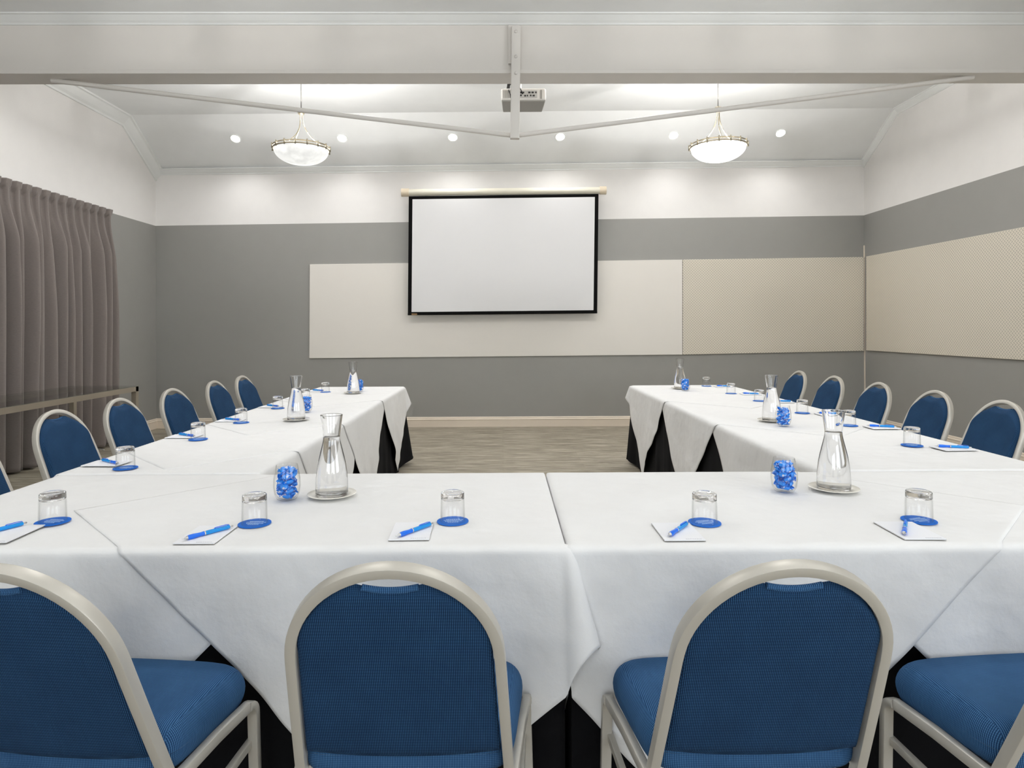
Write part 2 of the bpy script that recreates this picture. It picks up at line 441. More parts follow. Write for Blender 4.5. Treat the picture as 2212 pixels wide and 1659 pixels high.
for a_, b_ in ((ha, ha + (ha - hb).normalized() * .1), (hb, hb + (hb - ha).normalized() * .085)):
    MB().tube([a_, a_ + (b_ - a_) * .1, a_ + (b_ - a_) * .9, b_], .053, None, 20).build('end_cap', 'screen_cap', scr, True)
for x in (-1.0, 1.0):
    MB().box(x - .02, x + .02, .02, .145, ha.z - .02, ha.z + .02).build('bracket', 'screen_case', scr)
tag(scr, 'large white projection screen with black border pulled down on the back wall', 'projection screen')

# ------------------------------------------------------------------ truss rods and post on the beam
tp = empty('tie_rod_truss', byz(0.08, -.03, BZ))
o_ = tp.location.copy(); tp.matrix_world = Matrix.Translation(o_)
py_ = beamY(.08) - .035
post_b, post_t = onY(1112, 300, py_), onY(1115, 60, py_)
m = MB(); m.tube([post_b - o_, post_t - o_], .062, .05, side=(1, 0, 0), rnd_=.15); m.build('post', 'paint_beam', tp, True)
for y in (68, 122, 158):
    q = onY(1114.5, y, py_ - .028) - o_
    MB().tube([q + Vector((0, .008, 0)), q - Vector((0, .004, 0))], .011, None, 8).build('bolt', 'paint_beam', tp, True)
foot = onY(1112, 293, py_ + .04)
for (px_, py2) in ((112, 174), (2102, 167)):
    e_ = onZ(px_, py2, BZ - .006)
    MB().tube([foot - o_, (foot + e_) / 2 - o_, e_ - o_], .0165, None, 10).build('tie_rod', 'paint_beam', tp, True)
MB().tube([Vector((.008, .020, .06)), Vector((.008, .020, ZN - .06 - BZ))], .075, .024, side=(1, 0, 0), rnd_=.1).build('backing_plate', 'paint_beam', tp)
tag(tp, 'white king post with two slanting tie rods bolted under the ceiling beam', 'truss')

# ------------------------------------------------------------------ lights: downlights
RAKE = Vector((0, YB - YF, (czL + czR) / 2 - (fzL + fzR) / 2)).normalized()
def rake_pt(x, y):
    d = ray(x, y)
    lo, hi = 7.0, 8.6
    f = lambda Y: (HC + d.z * Y / d.y) - (wall_z(d.x * Y / d.y, fzL, fzR) + (wall_z(d.x * Y / d.y, czL, czR) - wall_z(d.x * Y / d.y, fzL, fzR)) * (Y - YF) / (YB - YF))
    for _ in range(50):
        mid_ = (lo + hi) / 2
        if f(mid_) < 0: lo = mid_
        else: hi = mid_
    return Vector((d.x * lo / d.y, lo, HC + d.z * lo / d.y))
tilt = math.atan2(RAKE.z, RAKE.y)
dl = empty('recessed_downlight', (0, 0, 0))
m = MB(); m.lathe([(.054, -.003), (.066, -.006), (.070, -.002), (.068, .004), (.054, .006)], 28); m.build('trim_ring', 'paint_cornice', dl, True)
m = MB(); m.lathe([(.0005, -.001), (.045, -.0015), (.055, 0), (.055, .004)], 28); m.build('lens', 'downlight_glow', dl, True)
remember(dl)
def add_light(name, typ, loc, rot, power, color=(1, .988, .978), **kw):
    d = bpy.data.lights.new(name, typ); d.energy = power; d.color = color
    for k, v in kw.items(): setattr(d, k, v)
    o = bpy.data.objects.new(name, d); COL.objects.link(o); o.location = loc; o.rotation_euler = rot; return o
DLP = [(509, 299), (739, 298), (978, 296), (1210, 295), (1455, 292), (1686, 287)]
words = ['far left of the raked ceiling', 'just right of the marbled pendant', 'left of the white post foot', 'right of the white post foot', 'just left of the bright pendant', 'far right of the raked ceiling']
for i, (x, y) in enumerate(DLP):
    p = rake_pt(x, y)
    o = dl if i == 0 else copy_tree(dl)
    nrm = Vector((0, RAKE.z, -RAKE.y)).normalized()
    o.location = p + nrm * 0.006; o.rotation_euler = (tilt, 0, 0)
    tag(o, 'small glowing recessed downlight, ' + words[i], 'ceiling light', 'downlights in the raked ceiling')
    add_light('downlight_lamp', 'SPOT', p + nrm * .03, (tilt * .5, 0, 0), 26, spot_size=radians(160), spot_blend=0.8, shadow_soft_size=.08)
# near-half downlights added as fill light (above and behind the camera, out of view)
for i, (x, y) in enumerate([(-3.2, 2.6), (-1.1, 2.6), (1.1, 2.6), (3.2, 2.6), (-3.2, 0.2), (-1.1, .2), (1.1, .2), (3.2, .2), (-2.2, -2), (0, -2), (2.2, -2)]):
    o = copy_tree(dl); o.location = (x, y, ZN - .006); o.rotation_euler = (0, 0, 0)
    tag(o, 'recessed downlight in the near flat ceiling above the viewer', 'ceiling light', 'downlights in the near ceiling')
    add_light('downlight_lamp', 'SPOT', (x, y, ZN - .04), (0, 0, 0), 25 if y > 2 else 10, spot_size=radians(125), spot_blend=0.9, shadow_soft_size=.09)
for x in (-3.0, -1.1, 1.1, 3.0):  # hidden row added to brighten the far tables and walls
    o = copy_tree(dl); o.location = (x, 5.2, wall_z(x, fzL, fzR) - .006); o.rotation_euler = (0, 0, 0)
    tag(o, 'recessed downlight in the flat far ceiling hidden behind the beam', 'ceiling light', 'downlights behind the beam')
    add_light('downlight_lamp', 'SPOT', (x, 5.2, fzL - .06), (0, 0, 0), 35, spot_size=radians(172), spot_blend=0.4, shadow_soft_size=.09)
for a, b_ in fill_wins:  # area lights of the added rear windows, fill from behind the camera
    add_light('window_daylight', 'AREA', ((a + b_) / 2, YR + .02, (wz0 + wz1) / 2), (pi / 2, 0, 0), 44, (0.94, 0.97, 1.0), shape='RECTANGLE', size=b_ - a - .1, size_y=wz1 - wz0 - .1)
add_light('window_daylight', 'AREA', (XR - .08, -.9, 1.8), (0, pi / 2, 0), 70, (0.94, 0.97, 1.0), shape='RECTANGLE', size=1.7, size_y=2.7)  # area light of the added side window, general fill

# ------------------------------------------------------------------ pendants
def pendant(loc, zc, bowl_mat, label, power, bz=-.05, sc=1.138):
    root = empty('pendant_lamp', loc); root.scale = (sc, sc, sc)
    r, hh = .222, .118
    prof = [(r * sin(a), -hh * cos(a) * 1.0) for a in [i * pi / 2 / 16 for i in range(17)]]
    prof[0] = (.0005, -hh)
    inner = [(x * .975, z * .965) for x, z in prof][::-1]; inner[-1] = (.0005, -hh * .965)
    m = MB(); m.lathe(prof + inner, 56); m.build('bowl', bowl_mat, root, True, angle=70)
    m = MB()
    for z in (.004, .026):
        m.tube([(.23 * cos(2 * pi * i / 56), .23 * sin(2 * pi * i / 56), z) for i in range(57)], .0055, None, 6)
    ring = m.build('rim_ring', 'nickel', root, True)
    for i in range(16):
        a = 2 * pi * i / 16 + .1
        MB().tube([(.236 * cos(a), .236 * sin(a), -.008), (.236 * cos(a), .236 * sin(a), .038)], .006, None, 6).build('clip', 'nickel', ring, True)
    for k in range(3):
        a = 2 * pi * k / 3 + .35
        pts = []
        for i in range(13):
            u = i / 12
            rr = .012 + .205 * (u ** 2.6) ; z = .30 - .275 * u
            pts.append((rr * cos(a), rr * sin(a), z))
        MB().tube(pts, .0045, None, 6).build('arm', 'nickel', root, True)
    m = MB(); m.lathe([(.0005, .345), (.016, .345), (.028, .338), (.03, .32), (.026, .305), (.014, .296), (.0005, .294)], 20); m.build('hub', 'nickel', root, True)
    MB().tube([(0, 0, .34), (0, 0, (zc - loc[2] - .02) / sc)], .004, None, 8).build('cord', 'cord_grey', root, True)
    m = MB(); dz = (zc - loc[2]) / sc; m.lathe([(.0005, dz - .03), (.04, dz - .03), (.06, dz - .005), (.06, dz)], 24); m.build('canopy', 'nickel', root, True)
    tag(root, label, 'pendant light', 'bowl pendants below the ceiling')
    add_light('pendant_bulb', 'POINT', Vector(loc) + Vector((0, 0, bz)), (0, 0, 0), power, (1, .98, .96), shadow_soft_size=.02)
    return root
pendant((onY(651, 325, 6.2).x, 6.2, onY(651, 325, 6.2).z), wall_z(-1.7, fzL, fzR), 'bowl_dim', 'marbled glass bowl pendant with nickel rim hanging left of the projector', 80, -.04)
pendant((onY(1551.5, 319, 6.2).x, 6.2, onY(1551, 319, 6.2).z), wall_z(1.8, fzL, fzR), 'bowl_bright', 'brightly glowing white bowl pendant hanging right of the projector', 86, -.04)
for x, y in ((-1.75, 2.3), (1.75, 2.3), (-1.75, -1.2), (1.75, -1.2)):  # unseen pendant copies added to uplight the near ceiling and beam
    pendant((x, y, 2.78), ZN, 'bowl_dim', 'bowl pendant hanging from the near ceiling above the viewer', 52, -.04)

# ------------------------------------------------------------------ projector
YP = 5.0
p0 = onY(1131, 217, YP)
pr = empty('projector', p0); o_ = p0.copy()
a = onY(1082, 217, YP); b_ = onY(1180, 217, YP); W = (b_.x - a.x) / 2; H = .098
m = MB()
def pj(x, y, z): return (x * (1 - .06 * y / .27), y, z)
m.hexa([pj(-W, 0, 0), pj(W, 0, 0), pj(W, .27, 0), pj(-W, .27, 0), pj(-W, 0, H), pj(W, 0, H), pj(W, .27, H), pj(-W, .27, H)])
bevel(m.build('body', 'projector_white', pr, False), .018, 3)
m = MB(); m.hexa([pj(-W * .97, .006, -.004), pj(W * .97, .006, -.004), pj(W * .96, .262, -.004), pj(-W * .96, .262, -.004), pj(-W * .97, .006, .012), pj(W * .97, .006, .012), pj(W * .96, .262, .012), pj(-W * .96, .262, .012)])
bevel(m.build('underside', 'projector_grey', pr), .006, 2)
MB().box(-.035, .105, -.003, .002, .02, .075).build('port_panel', 'ports_silver', pr)
for i, (x, z, s_) in enumerate([(-.02, .06, .006), (-.02, .038, .006), (0, .06, .005), (.012, .035, .007), (.03, .036, .005), (.045, .06, .009), (.055, .037, .006), (.07, .06, .009), (.078, .036, .009), (.095, .06, .005)]):
    MB().box(x - s_, x + s_, -.005, -.002, z - .006, z + .006).build('port', 'plastic_black', pr)
m = MB()
for k in range(7): m.box(-.155 + .012 * k, -.149 + .012 * k, -.002, .001, .02, .078)
m.build('vent', 'projector_grey', pr)
MB().box(.128, .142, -.004, .001, .012, .08).build('latch', 'projector_grey', pr)
MB().tube([(-.115, -.003, .08), (-.11, -.02, .06), (-.1, -.02, .035), (-.098, -.004, .022)], .0045, None, 8).build('power_cable', 'plastic_black', pr, True)
MB().tube([(-.105, .05, .14), (-.09, -.012, .125), (-.03, -.025, .09), (-.012, -.02, .06), (-.008, -.003, .05)], .004, None, 8).build('signal_cable', 'plastic_black', pr, True)
MB().tube([(-.12, .1, .11), (-.112, .06, .15), (-.108, .03, .15)], .013, None, 8).build('cable_loop', 'plastic_black', pr, True)
MB().tube([(-.03, .13, H - .01), (-.03, .13, wall_z(0, fzL, fzR) - p0.z)], .02, None, 14).build('ceiling_mount', 'projector_white', pr, True)
tag(pr, 'white ceiling projector seen from behind the truss post', 'projector')

# ------------------------------------------------------------------ tables (hidden trestles under the cloths)
ZT = 0.74
yn, yf = 1.655, 2.470
seam = 0.157
TF = [(-1.69, seam - .004), (seam + .014, 2.0)]      # the two front tables x ranges
LW = (-1.715, -0.955); RW = (1.235, 2.125)
WY = [(2.497, 4.315), (4.319, 6.135)]
def table(x0, x1, y0, y1, label):
    r = empty('trestle_table', ((x0 + x1) / 2, (y0 + y1) / 2, 0)); hx, hy = (x1 - x0) / 2 - .006, (y1 - y0) / 2 - .006
    bevel(MB().box(-hx, hx, -hy, hy, ZT - .032, ZT - .008).build('tabletop', 'table_top_wood', r), .004)
    for sx in (-1, 1):
        for sy in (-1, 1):
            x, y = sx * (hx - .12), sy * (hy - .08)
            MB().tube([(x, y, ZT - .032), (x, y, 0)], .014, None, 8).build('leg', 'steel', r, True)
    return tag(r, label, 'table')
# drape: rectangle table (x0,x1,y0,y1); cloth point -> world
def drape(rect, px, py, lift, out0, corner, seed, rip=1.0, fall=0.02, floor=0.012, ends=(1, 1, 1, 1)):
    x0, x1, y0, y1 = rect; r = .016
    qx, qy = min(max(px, x0), x1), min(max(py, y0), y1)
    dx, dy = px - qx, py - qy
    d = sqrt(dx * dx + dy * dy)
    z = ZT + lift
    if d < 1e-6:
        z += .0008 * noise.noise(Vector((px * 5 + seed, py * 5, seed)))
        return (px, py, z)
    nx, ny = dx / d, dy / d
    a = d / r
    if a < pi / 2: out = r * sin(a) * .8; dz = r * (1 - cos(a)); h = 0
    else: h = d - r * pi / 2; out = r * .8; dz = r + h
    # side-dependent limits (0: -x, 1: +x, 2: -y, 3: +y)
    lim = (ends[0] if nx < -.01 else 1) * (ends[1] if nx > .01 else 1) * (ends[2] if (ny < -.01 and abs(nx) < .01) else 1) * (ends[3] if ny > .01 else 1)
    s = 0.0
    if dx and dy:
        key = (0 if dx < 0 else 1) + (0 if dy < 0 else 2)
        th = math.atan2(abs(ny), abs(nx)); cs = corner[key]
        s = cs * (.35 * abs(ny) + .65 * sin(2 * th))
        lim = max(lim, min(1, cs * 2.5)) if cs > .1 else min(lim, .3)
    al = qx + qy  # along-side coordinate
    k = min(1.0, h / .5)
    bul = 0.0
    if not dx and dy < 0:
        for kk, xx_ in ((0, x0), (1, x1)):
            if corner[kk] > .1:
                tt = 1 - abs(qx - xx_) / .17
                if tt > 0: bul += corner[kk] * .35 * tt * tt * d
    w_ = (sin(al * 9.5 + seed) * .55 + sin(al * 17 + seed * 2.3) * .3) * k * .016 * rip
    dg = noise.noise(Vector(((px + py) * 3.2 + seed, (px - py) * 6.5, seed * 1.7))) * .010 * k * rip
    off = (out + out0 * min(1, a) + fall * h + max(w_ + dg, -out0 * .6)) * (lim if not s else 1)
    if not s and lim < .5: off = out0 * .5 * min(1, a)
    ox = nx * off + nx * s * d; oy = ny * off + ny * s * d + ny * bul
    z -= dz * (sqrt(1 - s * s) if s else 1)
    return (qx + ox, qy + oy, max(z, floor))
def square_cloth(name, rect, cx, cy, half, lift, out0, corner, seed, label, group, n=130, ends=(1, 1, 1, 1), rot=0.0, rip=1.0):
    m = MB(); k = half
    def fn(u, v):
        a = (u - .5) * 2; b_ = (v - .5) * 2
        lx, ly = (a + b_) / 2 * k, (b_ - a) / 2 * k
        x = cx + lx * cos(rot) - ly * sin(rot); y = cy + lx * sin(rot) + ly * cos(rot)
        return drape(rect, x, y, lift, out0, corner, seed, rip, ends=ends)
    m.grid(n, n, fn)
    o = m.build(name, 'cloth', None, True, angle=180, fix=False)
    so = o.modifiers.new('thickness', 'SOLIDIFY'); so.thickness = .0012; so.offset = -1
    return tag(o, label, 'tablecloth', group)
def skirt(rect, label, group, corner_flare, seed, ends=(1, 1, 1, 1), amp=1.0, clearance=.012):
    """black floor-length cloth: top sheet and pleated sides"""
    x0, x1, y0, y1 = rect; m = MB(); per = []
    N = 26
    sides = [((x0, y0), (x1, y0), (0, -1), 2), ((x1, y0), (x1, y1), (1, 0), 1), ((x1, y1), (x0, y1), (0, 1), 3), ((x0, y1), (x0, y0), (-1, 0), 0)]
    for (a, b_, nrm, e) in sides:
        ln = sqrt((b_[0] - a[0]) ** 2 + (b_[1] - a[1]) ** 2); n = int(ln / .02)
        for i in range(n):
            u = i / n; per.append((a[0] + (b_[0] - a[0]) * u, a[1] + (b_[1] - a[1]) * u, nrm, min(u, 1 - u) * ln, ln * u, ends[e], e))
    rings = []
    top = ZT - .004
    for j in range(15):
        z = top - (top - clearance) * (j / 14); dd = top - z; ring = []
        for (x, y, nr, ce, al, e, sid) in per:
            amp_ = (.0035 + .010 * dd) * (sin(al * 21 + seed) * .6 + sin(al * 34 + seed * 3) * .4) * e * amp
            off = .002 + .012 * dd * e + max(amp_, -.002)
            zz = z
            X, Y = x + nr[0] * off, y + nr[1] * off
            # corner flare
            for ci, (cx_, cy_) in enumerate(((x0, y0), (x1, y0), (x0, y1), (x1, y1))):
                fl = corner_flare[ci]
                if fl:
                    dc = sqrt((x - cx_) ** 2 + (y - cy_) ** 2)
                    g = max(0, 1 - dc / .16) ** 1.5 * fl * dd
                    X += (1 if ci in (1, 3) else -1) * g; Y += (1 if ci in (2, 3) else -1) * g; zz = max(zz, clearance + g * .35)
            ring.append((X, Y, zz))
        rings.append(ring)
    n = len(per); vs = [v for r_ in rings for v in r_]
    fs = [(j * n + i, j * n + (i + 1) % n, (j + 1) * n + (i + 1) % n, (j + 1) * n + i) for j in range(14) for i in range(n)]
    fs.append(tuple(range(n)))
    m.add(vs, fs)
    return tag(m.build('black_table_cloth', 'black_cloth', None, True, angle=60), label, 'tablecloth', group)

table(TF[0][0], TF[0][1], yn, yf, 'trestle table under the white cloths, front row left')
table(TF[1][0], TF[1][1], yn, yf, 'trestle table under the white cloths, front row right')
for nm, (xa, xb) in (('left', LW), ('right', RW)):
    for i, (a, b_) in enumerate(WY):
        table(xa, xb, a, b_, 'trestle table under the white cloths, %s arm, %s half' % (nm, ('near', 'far')[i]))
g = 'black floor-length cloths on the tables'
skirt((TF[0][0], TF[0][1], yn, yf), 'black floor-length cloth under the front left table', g, (0, 0, 0, 0), 1.0, (1, .0, 1, .1))
skirt((TF[1][0], TF[1][1], yn, yf), 'black floor-length cloth under the front right table', g, (0, 0, 0, 0), 4.0, (.0, 1, 1, .1))
skirt((LW[0], LW[1], WY[0][0], WY[0][1]), 'black floor-length cloth under the near half of the left arm', g, (0, 0, 0, 0), 2.0, (1, 1, .1, 0))
skirt((LW[0], LW[1], WY[1][0], WY[1][1]), 'black floor-length cloth under the far half of the left arm, corner flaring', g, (0, 0, .08, .13), 3.0, (1, 1, 0, 1), 1.8, .02)
skirt((RW[0], RW[1], WY[0][0], WY[0][1]), 'black floor-length cloth under the near half of the right arm', g, (0, 0, 0, 0), 5.0, (1, 1, .1, 0))
skirt((RW[0], RW[1], WY[1][0], WY[1][1]), 'black floor-length cloth under the far half of the right arm', g, (0, 0, .07, .08), 6.0, (1, 1, 0, 1), 1.3, .02)
g = 'white square cloths laid diagonally'
# front tables
RA = (TF[0][0], TF[0][1], yn, yf); RB = (TF[1][0], TF[1][1], yn, yf)
HD = 1.075
square_cloth('tablecloth', RA, -1.235, 1.985, HD, .0, .010, (.25, .05, .0, .0), 2.9, 'white square cloth on the left end of the front left table, tucked under its neighbour', g, 130, (1, .0, 1, .1), rip=1.5)
square_cloth('tablecloth', RA, -.24, 1.985, HD, .0022, .014, (.1, .34, .0, .0), 2.9, 'white square cloth with a big flared corner in front, left of the seam', g, 170, (1, .05, 1, .1), rip=1.5)
square_cloth('tablecloth', RB, 1.515, 1.985, HD, .0, .010, (.05, .25, 0, 0), 7.7, 'white square cloth on the right end of the front right table, underneath its neighbour', g, 130, (.0, 1, 1, .1), rip=1.5)
square_cloth('tablecloth', RB, .527, 1.985, HD, .0022, .014, (.04, .1, 0, 0), 7.7, 'white square cloth just right of the seam between the front tables', g, 150, (.05, 1, 1, .1), rip=1.5)
# wings
RL = (LW[0], LW[1], WY[0][0], WY[1][1]); RR = (RW[0], RW[1], WY[0][0], WY[1][1])
cxl = (LW[0] + LW[1]) / 2; cxr = (RW[0] + RW[1]) / 2
for i, (cy, hd, lab) in enumerate([(2.85, 1.05, 'nearest white square cloth on the left table arm'), (3.62, 1.06, 'second white square cloth from the front on the left table arm'), (4.46, 1.08, 'third white square cloth from the front on the left table arm'), (5.68, 1.09, 'white square cloth hanging in points at the far end of the left arm')]):
    square_cloth('tablecloth', RL, cxl, cy, hd, .0012 * i, .008 + .004 * i, (0, 0, .28, .40), 3.3, lab, g, 100, (1, 1, .05, 1), rip=1.3)
for i, (cy, hd, lab) in enumerate([(3.10, 1.16, 'nearest white square cloth on the right table arm'), (4.33, 1.10, 'middle white square cloth on the right table arm'), (5.57, 1.20, 'white square cloth hanging in points at the far end of the right arm')]):
    square_cloth('tablecloth', RR, cxr, cy, hd, .0014 * i, .008 + .005 * i, (0, 0, .42, .28), 1.7, lab, g, 100, (1, 1, .05, 1), rip=1.3)

# ------------------------------------------------------------------ chairs
def back_y(z): return -.14 - .385 * (z - .39) - .04 * ((z - .39) * (.9 - z))
def half_w(z):
    return .2055 if z > .69 else .2055 + (.69 - z) * .058
def make_chair():
    root = empty('banquet_chair', (0, 0, 0))
    # arch frame (centre line)
    zt = .867; zs = .675; pts = []
    hw = lambda z: half_w(z) - .0105
    for i in range(10):
        z = .36 + (zs - .36) * i / 9; pts.append((-hw(z), back_y(z), z))
    for i in range(1, 32):
        a = pi - pi * i / 32
        z = zs + (zt - zs) * sin(a); pts.append((.195 * cos(a), back_y(z), z))
    for i in range(10):
        z = zs - (zs - .36) * i / 9; pts.append((hw(z), back_y(z), z))
    nrm = Vector((0, -.933, -.36))
    MB().tube(pts, .025, .0205, side=tuple(nrm), rnd_=.08).build('back_frame', 'chair_metal', root, True, angle=30)
    # backrest cushion
    iw = .1825
    def zb(x): return .445 - .022 * (1 - (x / .2) ** 2)
    def ztop(x):
        arch = zs + (zt - zs - .0155) * sqrt(max(0, 1 - (x / (iw + .007)) ** 2))
        dip = .829 + 2.6 * x * x * 1.0
        return min(arch, dip) if abs(x) < .075 else arch
    NU, NV = 45, 26
    def xs_(u): 
        a = (u - .5) * pi; return iw * sin(a)
    def surf(side):
        def fn(u, v):
            x = xs_(u); z0, z1 = zb(x), ztop(x)
            z = z0 + (z1 - z0) * v
            xx = x * (1 + max(0, .69 - z) * .30)
            eu = min(1, (1 - abs(x) / iw) / .10); ev = min(1, min(v, 1 - v) * (z1 - z0) / .02)
            e_ = sqrt(max(0, 1 - (1 - eu) ** 2)) * sqrt(max(0, 1 - (1 - ev) ** 2))
            y = back_y(z) + (.030 * e_ if side > 0 else -.010 * e_)
            if side < 0: y += .006 * (1 - (x / iw) ** 2) * 0
            return (xx, y, z)
        return fn
    m = MB(); m.grid(NU, NV, surf(1)); m.grid(NU, NV, surf(-1))
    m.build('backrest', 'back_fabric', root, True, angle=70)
    # folded lip at the hand hole
    pts = [(x, back_y(ztop(x)) - .001, ztop(x) - .0035) for x in [(-.051 + .102 * i / 18) for i in range(19)]]
    MB().tube(pts, .0062, None, 10).build('hand_hole_lip', 'seat_fabric', root, True)
    # seat
    def sw(y): return .215 + (.254 - .215) * min(1, max(0, (y + .2) / .34))
    m = MB(); NU, NV = 40, 40
    ylo, yhi = -.156, .155
    def sfn(top):
        def fn(u, v):
            # superellipse mapped square
            a = (u - .5) * 2; b_ = (v - .5) * 2
            a2 = sin(a * pi / 2); b2 = sin(b_ * pi / 2)
            n_ = 7.0
            r_ = (abs(a2) ** n_ + abs(b2) ** n_) ** (1 / n_); mx = max(abs(a2), abs(b2))
            k_ = mx / r_ if r_ > 1e-9 else 1
            X, Y_ = a2 * k_, b2 * k_
            y = (ylo + yhi) / 2 + (yhi - ylo) / 2 * Y_
            x = sw(y) * X
            rr = max(abs(a2), abs(b2)); edge = sqrt(max(0, 1 - max(0, (rr - .80) / .20) ** 2.2))
            z = .428 + .054 * edge + .012 * (1 - X * X) * (1 - Y_ * Y_) if top else .428 - .040 * min(1, edge * 1.5)
            if top: z -= .006 * max(0, Y_) ** 3
            return (x, y, z)
        return fn
    m.grid(NU, NV, sfn(True)); m.grid(NU, NV, sfn(False))
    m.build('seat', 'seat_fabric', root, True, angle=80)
    # piping along the seat's upper edge
    # frame under seat
    MB().box(-.2, .2, -.10, .13, .385, .408).build('seat_pan', 'chair_metal', root)
    for sx in (-1, 1):
        x = sx * .257
        # side rail with rounded front bend flowing into the front leg
        pts = [(sx * .222, -.135, .374), (sx * .240, .0, .384), (x, .105, .388)]
        MB().tube(pts, .026, .020, side=(0, 0, 1), rnd_=.2).build('side_rail', 'chair_metal', root, True, angle=30)
        pts = [(x, .105, .388)] + [(x, .105 + .034 * sin(a), .354 + .034 * cos(a)) for a in [pi / 2 * i / 6 for i in range(1, 7)]] + [(x + sx * .004, .138, .2), (x + sx * .008, .135, .004)]
        MB().tube(pts, .026, .020, side=lambda i: (sx * -1, 0, 0.001), rnd_=.2).build('leg', 'chair_metal', root, True, angle=30)
        pts = [(sx * half_w(.36) - sx * .012, back_y(.362), .362), (sx * .224, -.135, .33), (sx * .232, -.16, .2), (sx * .24, -.225, .004)]
        MB().tube(pts, .028, .022, side=(0, 1, 0), rnd_=.2).build('leg', 'chair_metal', root, True, angle=30)
        MB().tube([(sx * .229, -.145, .255), (sx * .25, .142, .285)], .02, .016, side=(0, 0, 1), rnd_=.2).build('stretcher', 'chair_metal', root, True, angle=30)
    return remember(root)
chair = make_chair()
first = [True]
def place_chair(x, y, rz, label, group):
    if first[0]: o = chair; first[0] = False
    else: o = copy_tree(chair)
    o.location = (x, y, 0); o.rotation_euler = (0, 0, rz)
    return tag(o, label, 'chair', group)
gf = 'banquet chairs along the front of the tables'
place_chair(-.882, 1.472, radians(-5), 'blue banquet chair at bottom left, its seat showing to the right of the back', gf)
place_chair(-.203, 1.472, 0, 'blue banquet chair seen square from behind, left of the seam between tables', gf)
place_chair(.514, 1.472, radians(1.0), 'blue banquet chair right of the table seam, seat showing to its left', gf)
place_chair(1.205, 1.472, radians(5.0), 'blue banquet chair cut off by the right edge of the photo', gf)
gl = 'banquet chairs behind the left table arm'; gr = 'banquet chairs behind the right table arm'
for y, w_ in zip((2.72, 3.37, 3.94, 4.56, 5.24, 5.80), ('nearest, cut off by the left photo edge', 'second from the front, before the glass console', 'third from the front, before the console end', 'fourth from the front, against the wall corner', 'second from the far end', 'at the far end')):
    place_chair(-2.02, y, -pi / 2 + radians(rnd.uniform(-2, 2)), 'blue chair behind the left table arm, ' + w_, gl)
for y, w_ in zip((3.60, 4.16, 4.79, 5.43, 6.08), ('nearest, at the right edge of the photo', 'second from the front', 'middle one of the five', 'second from the far end', 'at the far end')):
    place_chair(2.47, y, pi / 2 + radians(rnd.uniform(-1, 1)), 'blue chair behind the right table arm, ' + w_, gr)

# ------------------------------------------------------------------ tableware prototypes
ZC = ZT + .0045    # top of the cloth layers
def make_tumbler():
    m = MB(); r0, r1 = .0355, .032; h = .082      # upside down: rim at z=0, thick base on top
    prof = [(r0 - .0018, .0), (r0 - .0008, -.0003 + .0006), (r0, .0012), (r1 + .001, h - .004), (r1 - .0005, h - .001), (r1 - .003, h), (.024, h), (.018, h - .0015), (.0004, h - .002)]
    zs = h - .018
    m.lathe([(r0 - .0010, .0), (r0, .0012), (r1 + .0015, zs), (r1 - .0006, zs), (r0 - .0022, .0012), (r0 - .0010, .0)], 48)
    root = empty('water_glass', (0, 0, 0))
    m.build('wall', 'thin_glass', root, True, angle=50)
    m = MB(); m.lathe([(.0004, zs + .003), (.02, zs + .003), (.027, zs + .002), (r1 - .0008, zs - .003), (r1 + .0016, zs), (r1 + .001, h - .004), (r1 - .0005, h - .001), (r1 - .003, h), (.024, h), (.018, h - .0015), (.0004, h - .002)], 48)
    m.build('thick_base', 'glass', root, True, angle=50)
    return remember(root)
def make_coaster():
    r = .045
    m = MB(); m.lathe([(.0004, .0), (r, .0), (r, .0016), (.0004, .0016)], 40)
    o = m.build('coaster', 'coaster_blue', None, True)
    m = MB(); q = random.Random(3)
    for j, (y, wd) in enumerate([(.014, .036), (.006, .05), (-.004, .044), (-.013, .03)]):
        x = -wd / 2
        while x < wd / 2:
            w_ = q.uniform(.002, .006); m.box(x, x + w_, y - .0017, y + .0017, .0016, .0019); x += w_ + .0014
    m.build('printed_text', 'coaster_print', o)
    return remember(o)
def make_pad():
    w_, l_ = .053, .074
    m = MB(); m.box(-w_, w_, -l_, l_, .0, .0006)
    r = empty('notepad', (0, 0, 0))
    m.build('backing_card', 'pad_card', r)
    bevel(MB().box(-w_, w_, -l_, l_, .0006, .0035).build('paper', 'pad_paper', r), .0004, 1)
    m = MB(); q = random.Random(5); x = .004
    while x < w_ - .008:
        a = q.uniform(.002, .005); m.box(x, x + a, -l_ + .006, -l_ + .0085, .0035, .0037); x += a + .0012
    m.build('printed_text', 'pad_print', r)
    return remember(r)
